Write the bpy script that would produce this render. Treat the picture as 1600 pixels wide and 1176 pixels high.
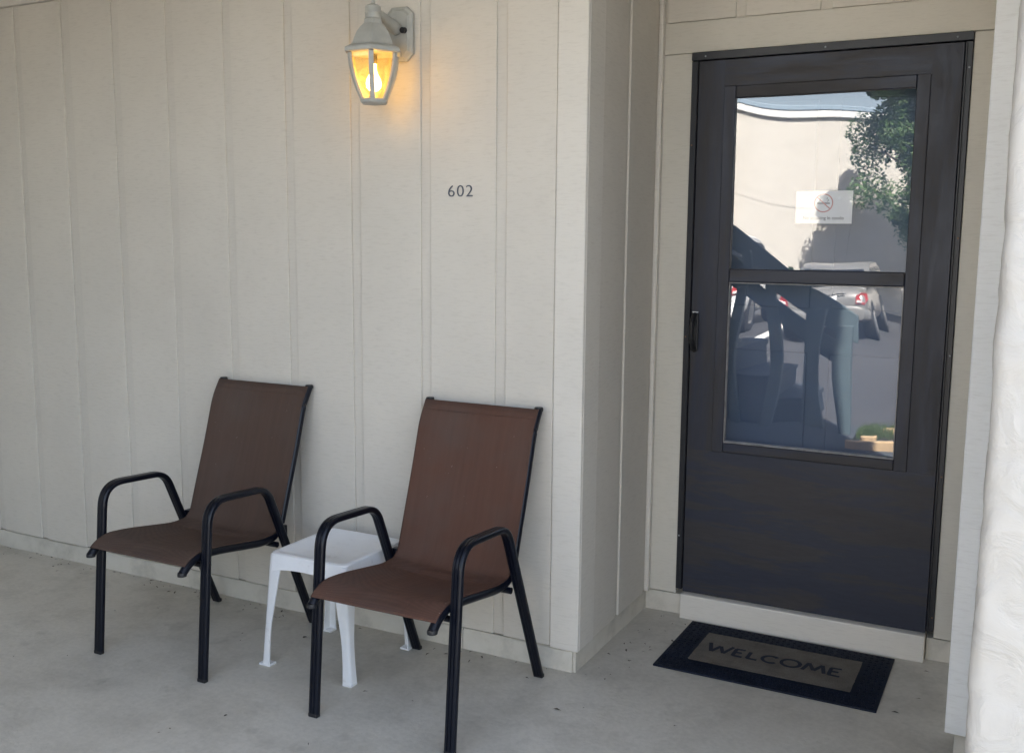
import bpy, bmesh, math, random
from mathutils import Vector, Matrix, noise
R = math.radians
rnd = random.Random(7)
for o in list(bpy.data.objects): bpy.data.objects.remove(o)
scene = bpy.context.scene
col = scene.collection

# ------------------------------------------------------------------ camera
CAM = Vector((1.3197, -3.0642, 1.5044)); F_PX = 1563.857
yaw, pitch, roll = -0.4758, -0.1372, 0.0086
fw = Vector((math.sin(yaw)*math.cos(pitch), math.cos(yaw)*math.cos(pitch), math.sin(pitch)))
rt = Vector((math.cos(yaw), -math.sin(yaw), 0)); up = rt.cross(fw)
r2 = math.cos(roll)*rt + math.sin(roll)*up; u2 = -math.sin(roll)*rt + math.cos(roll)*up
cd = bpy.data.cameras.new('camera'); cam = bpy.data.objects.new('camera', cd); col.objects.link(cam)
cd.sensor_width = 36; cd.lens = F_PX/1600*36; cd.clip_start = .05; cd.clip_end = 800
m = Matrix((r2, u2, -fw)).transposed().to_4x4(); m.translation = CAM; cam.matrix_world = m
scene.camera = cam

# ------------------------------------------------------------------ light
SUN_EL, SUN_AZ = R(51.5), R(31)          # azimuth from +Y towards +X: the sun stands behind this building
w = bpy.data.worlds.new('World'); scene.world = w; w.use_nodes = True
nt = w.node_tree; bg = nt.nodes['Background']
sky = nt.nodes.new('ShaderNodeTexSky'); sky.sky_type = 'NISHITA'; sky.sun_disc = False
sky.sun_elevation = SUN_EL; sky.sun_rotation = SUN_AZ; sky.air_density = 1.0; sky.dust_density = 2.0; sky.ozone_density = 1.0
hs = nt.nodes.new('ShaderNodeHueSaturation'); hs.inputs['Saturation'].default_value = .68
nt.links.new(sky.outputs[0], hs.inputs['Color']); nt.links.new(hs.outputs[0], bg.inputs[0]); bg.inputs[1].default_value = 0.075
sl = bpy.data.lights.new('sun', 'SUN'); sl.energy = 5.0; sl.angle = R(.53); sl.color = (1, .955, .89)
so = bpy.data.objects.new('sun', sl); col.objects.link(so); so.location = (6, 8, 14)
sd = Vector((math.sin(SUN_AZ)*math.cos(SUN_EL), math.cos(SUN_AZ)*math.cos(SUN_EL), math.sin(SUN_EL)))
so.rotation_euler = (-sd).to_track_quat('-Z', 'Y').to_euler()
vs = scene.view_settings
vs.view_transform = 'Standard'; vs.look = 'None'; vs.gamma = 1; vs.use_curve_mapping = False
vs.exposure = 3.15
scene.cycles.max_bounces = 8; scene.cycles.diffuse_bounces = 4; scene.cycles.glossy_bounces = 5
scene.cycles.transparent_max_bounces = 12; scene.cycles.sample_clamp_indirect = 6
scene.cycles.use_denoising = True; scene.cycles.caustics_reflective = False; scene.cycles.caustics_refractive = False

# ------------------------------------------------------------------ materials
def newmat(name):
    m = bpy.data.materials.new(name); m.use_nodes = True
    return m, m.node_tree, m.node_tree.nodes['Principled BSDF']
def N(t, typ, **kw):
    n = t.nodes.new(typ)
    for k, v in kw.items(): setattr(n, k, v)
    return n
def coords(t, scale=(1, 1, 1), kind='pos'):
    if kind == 'pos': src = N(t, 'ShaderNodeNewGeometry').outputs['Position']
    else: src = N(t, 'ShaderNodeTexCoord').outputs['Object']
    mp = N(t, 'ShaderNodeMapping'); mp.inputs['Scale'].default_value = scale
    t.links.new(src, mp.inputs['Vector']); return mp.outputs[0]
def noise_tex(t, vec, scale=5, detail=4, rough=.55, dist=0):
    n = N(t, 'ShaderNodeTexNoise'); n.inputs['Scale'].default_value = scale; n.inputs['Detail'].default_value = detail
    n.inputs['Roughness'].default_value = rough; n.inputs['Distortion'].default_value = dist
    t.links.new(vec, n.inputs['Vector']); return n.outputs[0]
def ramp(t, fac, stops):
    r = N(t, 'ShaderNodeValToRGB'); e = r.color_ramp.elements
    while len(e) < len(stops): e.new(.5)
    for k, (p, c) in enumerate(stops):
        e[k].position = p; e[k].color = (c[0], c[1], c[2], 1) if hasattr(c, '__len__') else (c, c, c, 1)
    t.links.new(fac, r.inputs[0]); return r.outputs[0]
def mixc(t, fac, a, b, mode='MIX'):
    n = N(t, 'ShaderNodeMix', data_type='RGBA', blend_type=mode)
    for sock, v in ((n.inputs[0], fac), (n.inputs[6], a), (n.inputs[7], b)):
        if hasattr(v, 'is_linked') or hasattr(v, 'node'): t.links.new(v, sock)
        else: sock.default_value = v if not hasattr(v, '__len__') else (v[0], v[1], v[2], 1)
    return n.outputs[2]
def bump(t, bs, h, strength=.3, dist=.01, prev=None):
    b = N(t, 'ShaderNodeBump'); b.inputs['Strength'].default_value = strength; b.inputs['Distance'].default_value = dist
    t.links.new(h, b.inputs['Height'])
    if prev is not None: t.links.new(prev, b.inputs['Normal'])
    t.links.new(b.outputs[0], bs.inputs['Normal']); return b.outputs[0]
def simple(name, c, rough=.5, var=.08, vscale=20, metal=0, bmp=0, bscale=200, spec=.5):
    m, t, b = newmat(name); v = coords(t)
    lo = [x*(1-var) for x in c]; hi = [min(1, x*(1+var)) for x in c]
    t.links.new(ramp(t, noise_tex(t, v, vscale), [(.3, lo), (.7, hi)]), b.inputs['Base Color'])
    b.inputs['Roughness'].default_value = rough; b.inputs['Metallic'].default_value = metal
    b.inputs['Specular IOR Level'].default_value = spec
    if bmp: bump(t, b, noise_tex(t, v, bscale, 3), bmp, .002)
    return m
def siding_mat(name, c, ax='x', saw=.30):
    m, t, b = newmat(name)
    sc = (3.5, 3.5, 90)
    v = coords(t, sc); p = coords(t)
    saw_n = noise_tex(t, v, 3.0, 5, .65)
    broad = noise_tex(t, p, 1.3, 4, .6)
    fine = noise_tex(t, coords(t, (6, 6, 40)), 4, 6, .7)
    c1 = ramp(t, broad, [(.3, [x*.93 for x in c]), (.7, [x*1.04 for x in c])])
    c2 = mixc(t, .55, c1, ramp(t, fine, [(.25, (.80, .79, .77)), (.5, (1, 1, 1)), (.8, (1.0, 1.0, 1.0))]), 'MULTIPLY')
    crack = ramp(t, noise_tex(t, coords(t, (5, 5, 160)), 2.2, 2, .5), [(.69, (1, 1, 1)), (.74, (.78, .76, .73))])
    c3 = mixc(t, .5, c2, crack, 'MULTIPLY')
    # weathered dirt close to the ground
    t.links.new(c3, b.inputs['Base Color']); b.inputs['Roughness'].default_value = .62; b.inputs['Specular IOR Level'].default_value = .35
    n1 = bump(t, b, saw_n, saw, .0022)
    bump(t, b, noise_tex(t, p, 260, 3), .10, .001, n1)
    return m
M = {}
M['siding'] = siding_mat('siding_paint', (.67, .622, .545))
M['siding_trim'] = siding_mat('siding_trim_paint', (.72, .675, .60), saw=.2)
M['groove'] = siding_mat('groove_paint', (.645, .60, .527), saw=.12)
M['trim_white'] = siding_mat('trim_white_paint', (.82, .815, .79), saw=.10)
M['casing'] = siding_mat('casing_paint', (.64, .60, .52), saw=.2)
def curb_mat():
    m, t, b = newmat('painted_concrete_base'); p = coords(t)
    n = noise_tex(t, p, 6, 6, .65)
    c = ramp(t, n, [(.25, (.42, .39, .33)), (.5, (.62, .575, .49)), (.75, (.67, .63, .55))])
    t.links.new(c, b.inputs['Base Color']); b.inputs['Roughness'].default_value = .75
    bump(t, b, noise_tex(t, p, 40, 6, .65), .5, .006); return m
M['curb'] = curb_mat()
def floor_mat():
    m, t, b = newmat('grey_painted_concrete'); p = coords(t)
    a = noise_tex(t, p, .9, 5, .55, .1); bb = noise_tex(t, p, 4.2, 7, .68, .15); f = noise_tex(t, p, 55, 4, .6)
    c1 = ramp(t, a, [(.28, (.515, .475, .405)), (.5, (.575, .535, .46)), (.72, (.635, .592, .515))])
    c2 = mixc(t, .8, c1, ramp(t, bb, [(.30, (.74, .735, .72)), (.54, (1, 1, 1)), (.75, (1.0, 1.0, 1.0))]), 'MULTIPLY')
    c3 = mixc(t, .8, c2, ramp(t, f, [(.32, (.88, .88, .87)), (.6, (1, 1, 1))]), 'MULTIPLY')
    dk = ramp(t, noise_tex(t, p, 7.5, 3, .5), [(.62, (1, 1, 1)), (.74, (.74, .73, .72))])
    c4 = mixc(t, .6, c3, dk, 'MULTIPLY')
    sp = ramp(t, noise_tex(t, p, 150, 2, .5), [(.715, (1, 1, 1)), (.76, (.55, .53, .5))])
    c5 = mixc(t, .7, c4, sp, 'MULTIPLY')
    t.links.new(c5, b.inputs['Base Color'])
    t.links.new(ramp(t, bb, [(.3, .62), (.7, .44)]), b.inputs['Roughness']); b.inputs['Specular IOR Level'].default_value = .4
    n1 = bump(t, b, bb, .15, .01); bump(t, b, f, .30, .004, n1); return m
M['floor'] = floor_mat()
def door_mat(name, sc, split=(.48, .60), blue=(.024, .029, .048), brown=(.038, .035, .037)):
    m, t, b = newmat(name); v = coords(t, sc)
    n = noise_tex(t, v, 1.0, 7, .68, .5)
    fine = noise_tex(t, coords(t, tuple(s*9 for s in sc)), 1.0, 4, .6)
    c = ramp(t, n, [(split[0], blue), (split[1], brown)])
    c = mixc(t, .5, c, ramp(t, fine, [(.3, (.75, .75, .75)), (.65, (1.1, 1.1, 1.1))]), 'MULTIPLY')
    t.links.new(c, b.inputs['Base Color'])
    t.links.new(ramp(t, n, [(.4, .38), (.65, .62)]), b.inputs['Roughness']); b.inputs['Specular IOR Level'].default_value = .35
    bump(t, b, fine, .12, .0015); return m
M['door_v'] = door_mat('brushed_dark_paint_upright', (10, 10, 1.6), (.40, .62))
M['door_h'] = door_mat('brushed_dark_paint_level', (2.2, 2.2, 15), (.42, .58))
M['door_panel'] = door_mat('brushed_dark_paint_panel', (2.1, 2.1, 14), (.47, .54), (.027, .031, .048), (.042, .0385, .041))
M['door_frame'] = simple('black_frame_paint', (.011, .012, .017), .42, .2, 8)
M['black_metal'] = simple('black_powder_coat', (.0035, .005, .0105), .28, .15, 12, 0, .03, 400, .32)
M['black_plastic'] = simple('black_plastic', (.012, .012, .014), .5)
M['rust'] = simple('rusty_screw', (.16, .09, .05), .6, .3, 300)
M['steel'] = simple('dull_steel', (.35, .36, .38), .4, .1, 60, .9)
M['bead'] = simple('worn_glazing_bead', (.22, .215, .215), .5, .35, 25)
M['digit'] = simple('slate_number', (.075, .082, .105), .45, .1, 80)
M['paper'] = simple('white_paper', (.88, .88, .88), .7, .02, 40)
M['red_ink'] = simple('faded_red_ink', (.62, .27, .25), .6, .1, 60)
M['grey_ink'] = simple('grey_ink', (.22, .22, .23), .6, .1, 60)
M['lamp_metal'] = simple('aged_white_enamel', (.43, .425, .385), .45, .10, 25, 0, .12, 120)
M['rubber'] = simple('navy_black_rubber', (.006, .010, .022), .6, .25, 14, 0, .3, 260, .2)
M['mat_ink'] = simple('navy_mat_print', (.012, .015, .028), .85, .2, 60, 0, .4, 500)
def carpet():
    m, t, b = newmat('brown_mat_carpet'); p = coords(t)
    c = ramp(t, noise_tex(t, p, 9, 5, .7), [(.3, (.11, .094, .075)), (.7, (.19, .165, .135))])
    c = mixc(t, .7, c, ramp(t, noise_tex(t, p, 420, 3, .7), [(.3, (.5, .5, .5)), (.65, (1.3, 1.3, 1.3))]), 'MULTIPLY')
    t.links.new(c, b.inputs['Base Color']); b.inputs['Roughness'].default_value = .95
    bump(t, b, noise_tex(t, p, 500, 3, .7), .8, .004); return m
M['carpet'] = carpet()
def sling_mat(name, c):
    m, t, b = newmat(name); p = coords(t, kind='obj')
    wv = N(t, 'ShaderNodeTexWave', wave_type='BANDS', bands_direction='X'); wv.inputs['Scale'].default_value = 95; wv.inputs['Distortion'].default_value = .4
    wz = N(t, 'ShaderNodeTexWave', wave_type='BANDS', bands_direction='Z'); wz.inputs['Scale'].default_value = 95; wz.inputs['Distortion'].default_value = .4
    t.links.new(p, wv.inputs['Vector']); t.links.new(p, wz.inputs['Vector'])
    mx = mixc(t, .5, wv.outputs[0], wz.outputs[0])
    streak = noise_tex(t, coords(t, (55, 3, 3), 'obj'), 1, 5, .65)
    broad = noise_tex(t, coords(t, (2.5, 2.5, 2.5), 'obj'), 1.6, 4, .6)
    c1 = ramp(t, streak, [(.28, [x*.91 for x in c]), (.72, [x*1.09 for x in c])])
    grey = (.105, .085, .074)
    c2 = mixc(t, ramp(t, broad, [(.45, 0), (.75, .45)]), c1, grey)
    c3 = mixc(t, .35, c2, ramp(t, mx, [(.2, (.6, .6, .6)), (.8, (1.15, 1.15, 1.15))]), 'MULTIPLY')
    sp = ramp(t, noise_tex(t, p, 120, 2, .4), [(.77, (0, 0, 0)), (.80, (1, 1, 1))])
    c4 = mixc(t, mixc(t, .3, (0, 0, 0), sp), c3, (.5, .45, .38))
    t.links.new(c4, b.inputs['Base Color']); b.inputs['Roughness'].default_value = .8; b.inputs['Specular IOR Level'].default_value = .25
    bump(t, b, mx, .35, .0012); return m
M['sling'] = sling_mat('brown_sling_mesh', (.112, .056, .039))
M['sling_grey'] = sling_mat('faded_brown_sling_mesh', (.097, .061, .046))
def table_mat():
    m, t, b = newmat('white_resin'); p = coords(t)
    c = ramp(t, noise_tex(t, p, 14, 6, .7), [(.28, (.60, .585, .56)), (.42, (.80, .80, .80)), (.7, (.83, .835, .84))])
    t.links.new(c, b.inputs['Base Color']); b.inputs['Roughness'].default_value = .34
    pass
    bump(t, b, noise_tex(t, p, 120, 3), .04, .001); return m
M['resin'] = table_mat()
def stucco_mat(name, c, st=.6, sc=14, dist=.006):
    m, t, b = newmat(name); p = coords(t)
    n = noise_tex(t, p, sc, 6, .6, 1.2); f = noise_tex(t, p, sc*9, 4, .6)
    t.links.new(ramp(t, n, [(.3, [x*.93 for x in c]), (.6, c)]), b.inputs['Base Color']); b.inputs['Roughness'].default_value = .85
    b.inputs['Specular IOR Level'].default_value = .2
    k = ramp(t, n, [(.38, 0), (.52, 1), (.62, .8)])
    n1 = bump(t, b, k, st, dist); bump(t, b, f, .25, dist*.33, n1); return m
M['stucco'] = stucco_mat('white_stucco', (.62, .585, .53), .40, 9, .005)
M['far_stucco'] = stucco_mat('cream_far_stucco', (.60, .555, .485), .4, 3.2, .009)
M['far_cap'] = simple('white_parapet_cap', (.72, .71, .68), .6)
M['flash'] = simple('blue_grey_flashing', (.30, .38, .45), .4, .06, 3, .2)
def asphalt():
    m, t, b = newmat('worn_asphalt'); p = coords(t)
    c = ramp(t, noise_tex(t, p, .5, 5, .6), [(.3, (.042, .042, .046)), (.7, (.062, .061, .064))])
    c = mixc(t, .5, c, ramp(t, noise_tex(t, p, 90, 3, .7), [(.3, (.6, .6, .6)), (.7, (1.25, 1.25, 1.25))]), 'MULTIPLY')
    t.links.new(c, b.inputs['Base Color']); b.inputs['Roughness'].default_value = .85
    bump(t, b, noise_tex(t, p, 120, 3), .5, .01); return m
M['asphalt'] = asphalt()
M['line'] = simple('white_line_paint', (.75, .74, .70), .7, .12, 12)
M['walk'] = simple('sidewalk_concrete', (.055, .065, .078), .8, .1, 3, 0, .2, 60)
M['teal'] = simple('blue_grey_rail_paint', (.085, .118, .128), .6, .12, 5, 0, .15, 60)
M['tread'] = simple('blue_grey_tread', (.022, .034, .048), .7, .12, 6)
M['bark'] = simple('tree_bark', (.10, .075, .055), .9, .3, 9, 0, .8, 40)
def leaf(name, c):
    m, t, b = newmat(name); p = coords(t)
    t.links.new(ramp(t, noise_tex(t, p, 1.6, 3), [(.3, [x*.65 for x in c]), (.7, [x*1.35 for x in c])]), b.inputs['Base Color'])
    b.inputs['Roughness'].default_value = .5
    tr = N(t, 'ShaderNodeBsdfTranslucent'); tr.inputs[0].default_value = (c[0]*1.2, c[1]*1.6, c[2]*.7, 1)
    mx = N(t, 'ShaderNodeMixShader'); mx.inputs[0].default_value = .25
    t.links.new(b.outputs[0], mx.inputs[1]); t.links.new(tr.outputs[0], mx.inputs[2]); t.links.new(mx.outputs[0], t.nodes['Material Output'].inputs[0]); return m
M['leaf'] = leaf('tree_leaf', (.085, .145, .045)); M['bush'] = leaf('bush_leaf', (.05, .085, .03)); M['grass'] = leaf('grass_blade', (.10, .14, .035))
M['tan'] = simple('tan_edging', (.52, .36, .20), .8, .15, 8)
M['soil'] = simple('dark_soil', (.05, .042, .036), .95, .3, 12)
M['silver'] = simple('silver_car_paint', (.36, .35, .33), .28, .03, 2, .55)
M['white_car'] = simple('white_car_paint', (.74, .74, .73), .25, .02, 2)
M['car_glass'] = simple('dark_car_glass', (.012, .014, .016), .06, .05, 2)
M['tyre'] = simple('tyre_rubber', (.018, .018, .018), .85)
M['rim'] = simple('alloy_rim', (.45, .45, .46), .3, .1, 20, .8)
M['tail'] = simple('red_tail_lamp', (.35, .03, .03), .15, .2, 12)
M['clear_lamp'] = simple('clear_lamp', (.75, .70, .68), .12, .1, 12)
M['black_trim'] = simple('black_car_trim', (.02, .02, .02), .6)
M['debris'] = simple('dead_leaf_bits', (.055, .042, .030), .9, .5, 90)
M['navy_door'] = simple('navy_entry_door', (.045, .085, .165), .55, .12, 4)
M['ceiling'] = simple('porch_ceiling_paint', (.52, .49, .43), .7, .05, 3)
M['dirt_line'] = simple('dark_crack', (.04, .035, .03), .95, .3, 30)
def glass_mat():
    m, t, b = newmat('storm_door_glass'); t.nodes.remove(b)
    g = N(t, 'ShaderNodeBsdfGlossy'); g.inputs['Roughness'].default_value = 0.0; g.inputs['Color'].default_value = (.97, .98, 1, 1)
    tr = N(t, 'ShaderNodeBsdfTransparent'); tr.inputs[0].default_value = (.93, .95, .98, 1)
    mx = N(t, 'ShaderNodeMixShader'); fr = N(t, 'ShaderNodeFresnel'); fr.inputs[0].default_value = 2.25
    t.links.new(fr.outputs[0], mx.inputs[0]); t.links.new(tr.outputs[0], mx.inputs[1]); t.links.new(g.outputs[0], mx.inputs[2])
    df = N(t, 'ShaderNodeBsdfDiffuse'); df.inputs[0].default_value = (.55, .58, .62, 1)
    du = N(t, 'ShaderNodeMixShader'); p = coords(t, (1, 1, 1.6))
    t.links.new(ramp(t, noise_tex(t, p, 5, 6, .65, .6), [(.30, .012), (.75, .075)]), du.inputs[0])
    t.links.new(mx.outputs[0], du.inputs[1]); t.links.new(df.outputs[0], du.inputs[2])
    t.links.new(du.outputs[0], t.nodes['Material Output'].inputs[0]); return m
M['glass'] = glass_mat()
def lamp_glass():
    m, t, b = newmat('amber_lantern_glass'); t.nodes.remove(b)
    tr = N(t, 'ShaderNodeBsdfTransparent'); tr.inputs[0].default_value = (1.0, .91, .70, 1)
    tl = N(t, 'ShaderNodeBsdfTranslucent'); tl.inputs[0].default_value = (1.0, .78, .36, 1)
    gl = N(t, 'ShaderNodeBsdfGlossy'); gl.inputs['Roughness'].default_value = .08
    m1 = N(t, 'ShaderNodeMixShader'); t.links.new(ramp(t, noise_tex(t, coords(t), 45, 5, .65), [(.3, .07), (.7, .30)]), m1.inputs[0])
    m2 = N(t, 'ShaderNodeMixShader'); m2.inputs[0].default_value = .05
    t.links.new(tr.outputs[0], m1.inputs[1]); t.links.new(tl.outputs[0], m1.inputs[2])
    t.links.new(m1.outputs[0], m2.inputs[1]); t.links.new(gl.outputs[0], m2.inputs[2])
    t.links.new(m2.outputs[0], t.nodes['Material Output'].inputs[0]); return m
M['lamp_glass'] = lamp_glass()
def bulb_mat():
    m, t, b = newmat('lit_bulb')
    b.inputs['Base Color'].default_value = (1, .9, .7, 1); b.inputs['Emission Color'].default_value = (1, .60, .18, 1); b.inputs['Emission Strength'].default_value = 3.0
    return m
M['bulb'] = bulb_mat()

# ------------------------------------------------------------------ helpers
class MB:
    def __init__(s): s.v = []; s.f = []
    def add(s, vs_, fs):
        n = len(s.v); s.v += [tuple(v) for v in vs_]; s.f += [tuple(i+n for i in f) for f in fs]; return s
    def box(s, x0, x1, y0, y1, z0, z1):
        return s.add([(x0,y0,z0),(x1,y0,z0),(x1,y1,z0),(x0,y1,z0),(x0,y0,z1),(x1,y0,z1),(x1,y1,z1),(x0,y1,z1)],
                     [(3,2,1,0),(4,5,6,7),(0,1,5,4),(1,2,6,5),(2,3,7,6),(3,0,4,7)])
    def tube(s, pts, prof, side=None, caps=True, scales=None):
        pts = [Vector(p) for p in pts]; n = len(pts); k = len(prof); vs_ = []
        sd_ = Vector(side) if side is not None else None
        for i, p in enumerate(pts):
            t = (pts[min(i+1, n-1)] - pts[max(i-1, 0)]).normalized()
            if sd_ is None:
                a = Vector((0, 0, 1)) if abs(t.z) < .9 else Vector((1, 0, 0))
                sx = t.cross(a).normalized()
            else: sx = (sd_ - t*sd_.dot(t)).normalized()
            nr = sx.cross(t).normalized(); sc = scales[i] if scales else 1
            vs_ += [p + sx*a*sc + nr*b*sc for a, b in prof]
        fs = [(i*k+j, i*k+(j+1) % k, (i+1)*k+(j+1) % k, (i+1)*k+j) for i in range(n-1) for j in range(k)]
        if caps: fs += [tuple(range(k-1, -1, -1)), tuple(range((n-1)*k, n*k))]
        return s.add(vs_, fs)
    def loft(s, rings, closed=True, caps=True):
        k = len(rings[0]); vs_ = [p for r in rings for p in r]; n = len(rings)
        fs = [(i*k+j, i*k+(j+1) % k, (i+1)*k+(j+1) % k, (i+1)*k+j) for i in range(n-1) for j in range(k if closed else k-1)]
        if caps: fs += [tuple(range(k-1, -1, -1)), tuple(range((n-1)*k, n*k))]
        return s.add(vs_, fs)
    def lathe(s, prof, k=24, c=(0, 0, 0), rot=0, caps=True):
        return s.loft([[(c[0]+r*math.cos(rot+2*math.pi*j/k), c[1]+r*math.sin(rot+2*math.pi*j/k), c[2]+z) for j in range(k)] for r, z in prof], True, caps)
    def build(s, name, mat, parent=None, smooth=False, bev=0, seg=2, angle=40):
        off = Vector(parent_world(parent)) if parent else Vector((0, 0, 0))
        me = bpy.data.meshes.new(name); me.from_pydata([tuple(Vector(v)-off) for v in s.v], [], s.f)
        bm = bmesh.new(); bm.from_mesh(me); bmesh.ops.recalc_face_normals(bm, faces=bm.faces)
        if bev:
            es = [e for e in bm.edges if len(e.link_faces) == 2 and e.calc_face_angle(0) > R(30)]
            bmesh.ops.bevel(bm, geom=es, offset=bev, segments=seg, profile=.6, affect='EDGES', clamp_overlap=True)
        bm.to_mesh(me); bm.free()
        if smooth:
            me.polygons.foreach_set('use_smooth', [True]*len(me.polygons)); me.set_sharp_from_angle(angle=R(angle))
        me.materials.append(mat if not isinstance(mat, str) else M[mat])
        o = bpy.data.objects.new(name, me); col.objects.link(o)
        if parent: o.parent = parent
        return o
def parent_world(p):
    v = Vector(p.location)
    while p.parent: p = p.parent; v += Vector(p.location)
    return v
def box(name, mat, parent, x0, x1, y0, y1, z0, z1, bev=.0015): return MB().box(x0, x1, y0, y1, z0, z1).build(name, mat, parent, bev=bev, seg=1)
def thing(name, label, cat, loc=(0, 0, 0), group=None):
    o = bpy.data.objects.new(name, None); col.objects.link(o); o.location = loc; o.empty_display_size = .05
    return tag(o, label, cat, group)
def tag(o, label, cat, group=None, kind=None):
    o['label'] = label; o['category'] = cat
    if group: o['group'] = group
    if kind: o['kind'] = kind
    return o
def struct(o, label=None, cat=None):
    o['kind'] = 'structure'
    if label: o['label'] = label; o['category'] = cat
    return o
def circle(r, k=10, sx=1, sy=1): return [(r*sx*math.cos(2*math.pi*j/k), r*sy*math.sin(2*math.pi*j/k)) for j in range(k)]
def fillet(pts, rad, seg=7):
    pts = [Vector(p) for p in pts]; out = [pts[0]]
    if not hasattr(rad, '__len__'): rad = [rad]*len(pts)
    for i in range(1, len(pts)-1):
        a = pts[i-1]-pts[i]; b = pts[i+1]-pts[i]; r = min(rad[i], a.length*.48, b.length*.48)
        p0 = pts[i]+a.normalized()*r; p1 = pts[i]+b.normalized()*r
        for k in range(seg+1):
            u = k/seg; out.append(p0*(1-u)**2 + pts[i]*2*u*(1-u) + p1*u*u)
    out.append(pts[-1]); return out
def text_mb(body, size, extrude, place, offset=0, sx=1.0, spacing=1.0):
    """letter shapes from the built-in font as mesh data; place maps (x, y, z) of the text plane to the world"""
    cu = bpy.data.curves.new('lettering', 'FONT'); cu.body = body; cu.size = size; cu.extrude = extrude; cu.offset = offset
    cu.space_character = spacing; cu.resolution_u = 6; cu.align_x = 'CENTER'
    ob = bpy.data.objects.new('lettering', cu); col.objects.link(ob)
    dg = bpy.context.evaluated_depsgraph_get(); me = bpy.data.meshes.new_from_object(ob.evaluated_get(dg))
    mb = MB().add([place(v.co.x*sx, v.co.y, v.co.z) for v in me.vertices], [tuple(p.vertices) for p in me.polygons])
    w_ = (min(v.co.x for v in me.vertices)*sx, max(v.co.x for v in me.vertices)*sx)
    bpy.data.objects.remove(ob); bpy.data.curves.remove(cu); bpy.data.meshes.remove(me)
    return mb, w_
def copy_tree(o, parent=None):
    c = o.copy(); col.objects.link(c); c.parent = parent
    for ch in list(o.children): copy_tree(ch, c)
    return c

# ------------------------------------------------------------------ setting: ground
D = .714; CEIL = 2.78; LOT = -.35; WALK = -.15
struct(MB().add([(-150, -170, LOT), (150, -170, LOT), (150, 130, LOT), (-150, 130, LOT)], [(0, 1, 2, 3)]).build('parking_lot', 'asphalt'), 'grey asphalt parking lot seen reflected in the door glass', 'asphalt')
struct(box('sidewalk', 'walk', None, -12, 12, -5.05, -2.87, LOT-.1, WALK, .008), 'concrete sidewalk past the edge of the porch', 'sidewalk')
struct(box('porch_floor', 'floor', None, -8, 8, -2.85, .95, LOT-.1, 0, .006), 'smooth grey painted concrete porch floor with dull stains', 'floor')
struct(box('porch_ceiling', 'ceiling', None, -8, 1.22, -1.75, .95, CEIL, CEIL+.16, .004), 'plain beige porch ceiling above the chairs', 'ceiling')
struct(box('landing_shade_slab', 'ceiling', None, -8, -1.05, -4.3, -1.755, CEIL+.01, CEIL+.15, .004), 'unseen beige landing slab added to darken the left of the porch', 'landing')  # unseen slab, added so the left end of the wall falls darker
us = MB().box(-9, 2.0, -1.05, 5, CEIL+.17, 7.6); us.box(2.01, 9, .16, 5, CEIL+.17, 3.75)  # out of view; added blocks, heights set to shade porch and stair railing
struct(us.build('storey_sun_block', 'siding'), 'unseen beige upper storey added to block sun from porch and stairs', 'building')

# ------------------------------------------------------------------ walls
S, G0, GW, ZB = .3025, -.3236, .040, .0857
X = lambda k: G0+k*S
wa = thing('siding_wall', 'long beige grooved siding wall behind the two patio chairs', 'wall', (-1.5, 0, 0))
box('backing_sheet', 'groove', wa, -8, -.004, .0, .14, ZB, CEIL-.002, 0)
for k in range(-20, 0):
    x0, x1 = X(k)+GW, X(k+1)
    ztop = 2.4915 if k < -7 else CEIL-.004
    pr = .0075 + (.002 if k < -7 else 0) + rnd.uniform(-.0012, .0012)
    if k == -7: x0 += .012
    box('siding_board', 'siding', wa, x0, x1, -pr, .001, ZB-.002, ztop, .0022)
box('siding_board', 'siding', wa, X(0)+GW, -.0985, -.0075, .001, ZB-.002, CEIL-.004, .0022)
box('corner_board', 'siding_trim', wa, -.096, .012, -.0115, .002, ZB-.006, CEIL-.003, .003)
box('header_board', 'siding_trim', wa, -8, X(-7)+.018, -.024, .001, 2.4935, CEIL-.003, .002)
def rough_curb(name, parent, x0, x1, y0, y1, z0, z1, axis):
    mb = MB(); n = max(4, int(((x1-x0) if axis == 'x' else (y1-y0))/.03)); rings = []
    for i in range(n+1):
        u = i/n
        if axis == 'x':
            xx = x0+(x1-x0)*u; e = .0025*noise.noise((xx*7, 1, 0)); e2 = .004*noise.noise((xx*4, 5, 0))
            rings.append([(xx, y1, z0), (xx, y0+e, z0), (xx, y0+e, z0+.02), (xx, y0+e*1.5+e2*.4, z1-.008), (xx, y0+.006+e, z1+min(0, e2)), (xx, y1, z1)])
        else:
            yy = y0+(y1-y0)*u; e = .003*noise.noise((yy*9, 2, 0)); e2 = .004*noise.noise((yy*6, 7, 0))
            rings.append([(x0, yy, z0), (x1+e, yy, z0), (x1+e, yy, z0+.02), (x1+e*1.5, yy, z1-.008), (x1-.006+e, yy, z1+min(0, e2)), (x0, yy, z1)])
    return mb.loft(rings).build(name, 'curb', parent, True, angle=50)
rough_curb('base_curb', wa, -8, -.455, -.002, .13, -.05, ZB-.008, 'x')
rough_curb('base_curb', wa, -.4515, -.012, -.0035, .13, -.05, ZB-.008, 'x')
box('curb_joint', 'dirt_line', wa, -.4547, -.4518, .001, .10, -.04, ZB-.011, 0)

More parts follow.
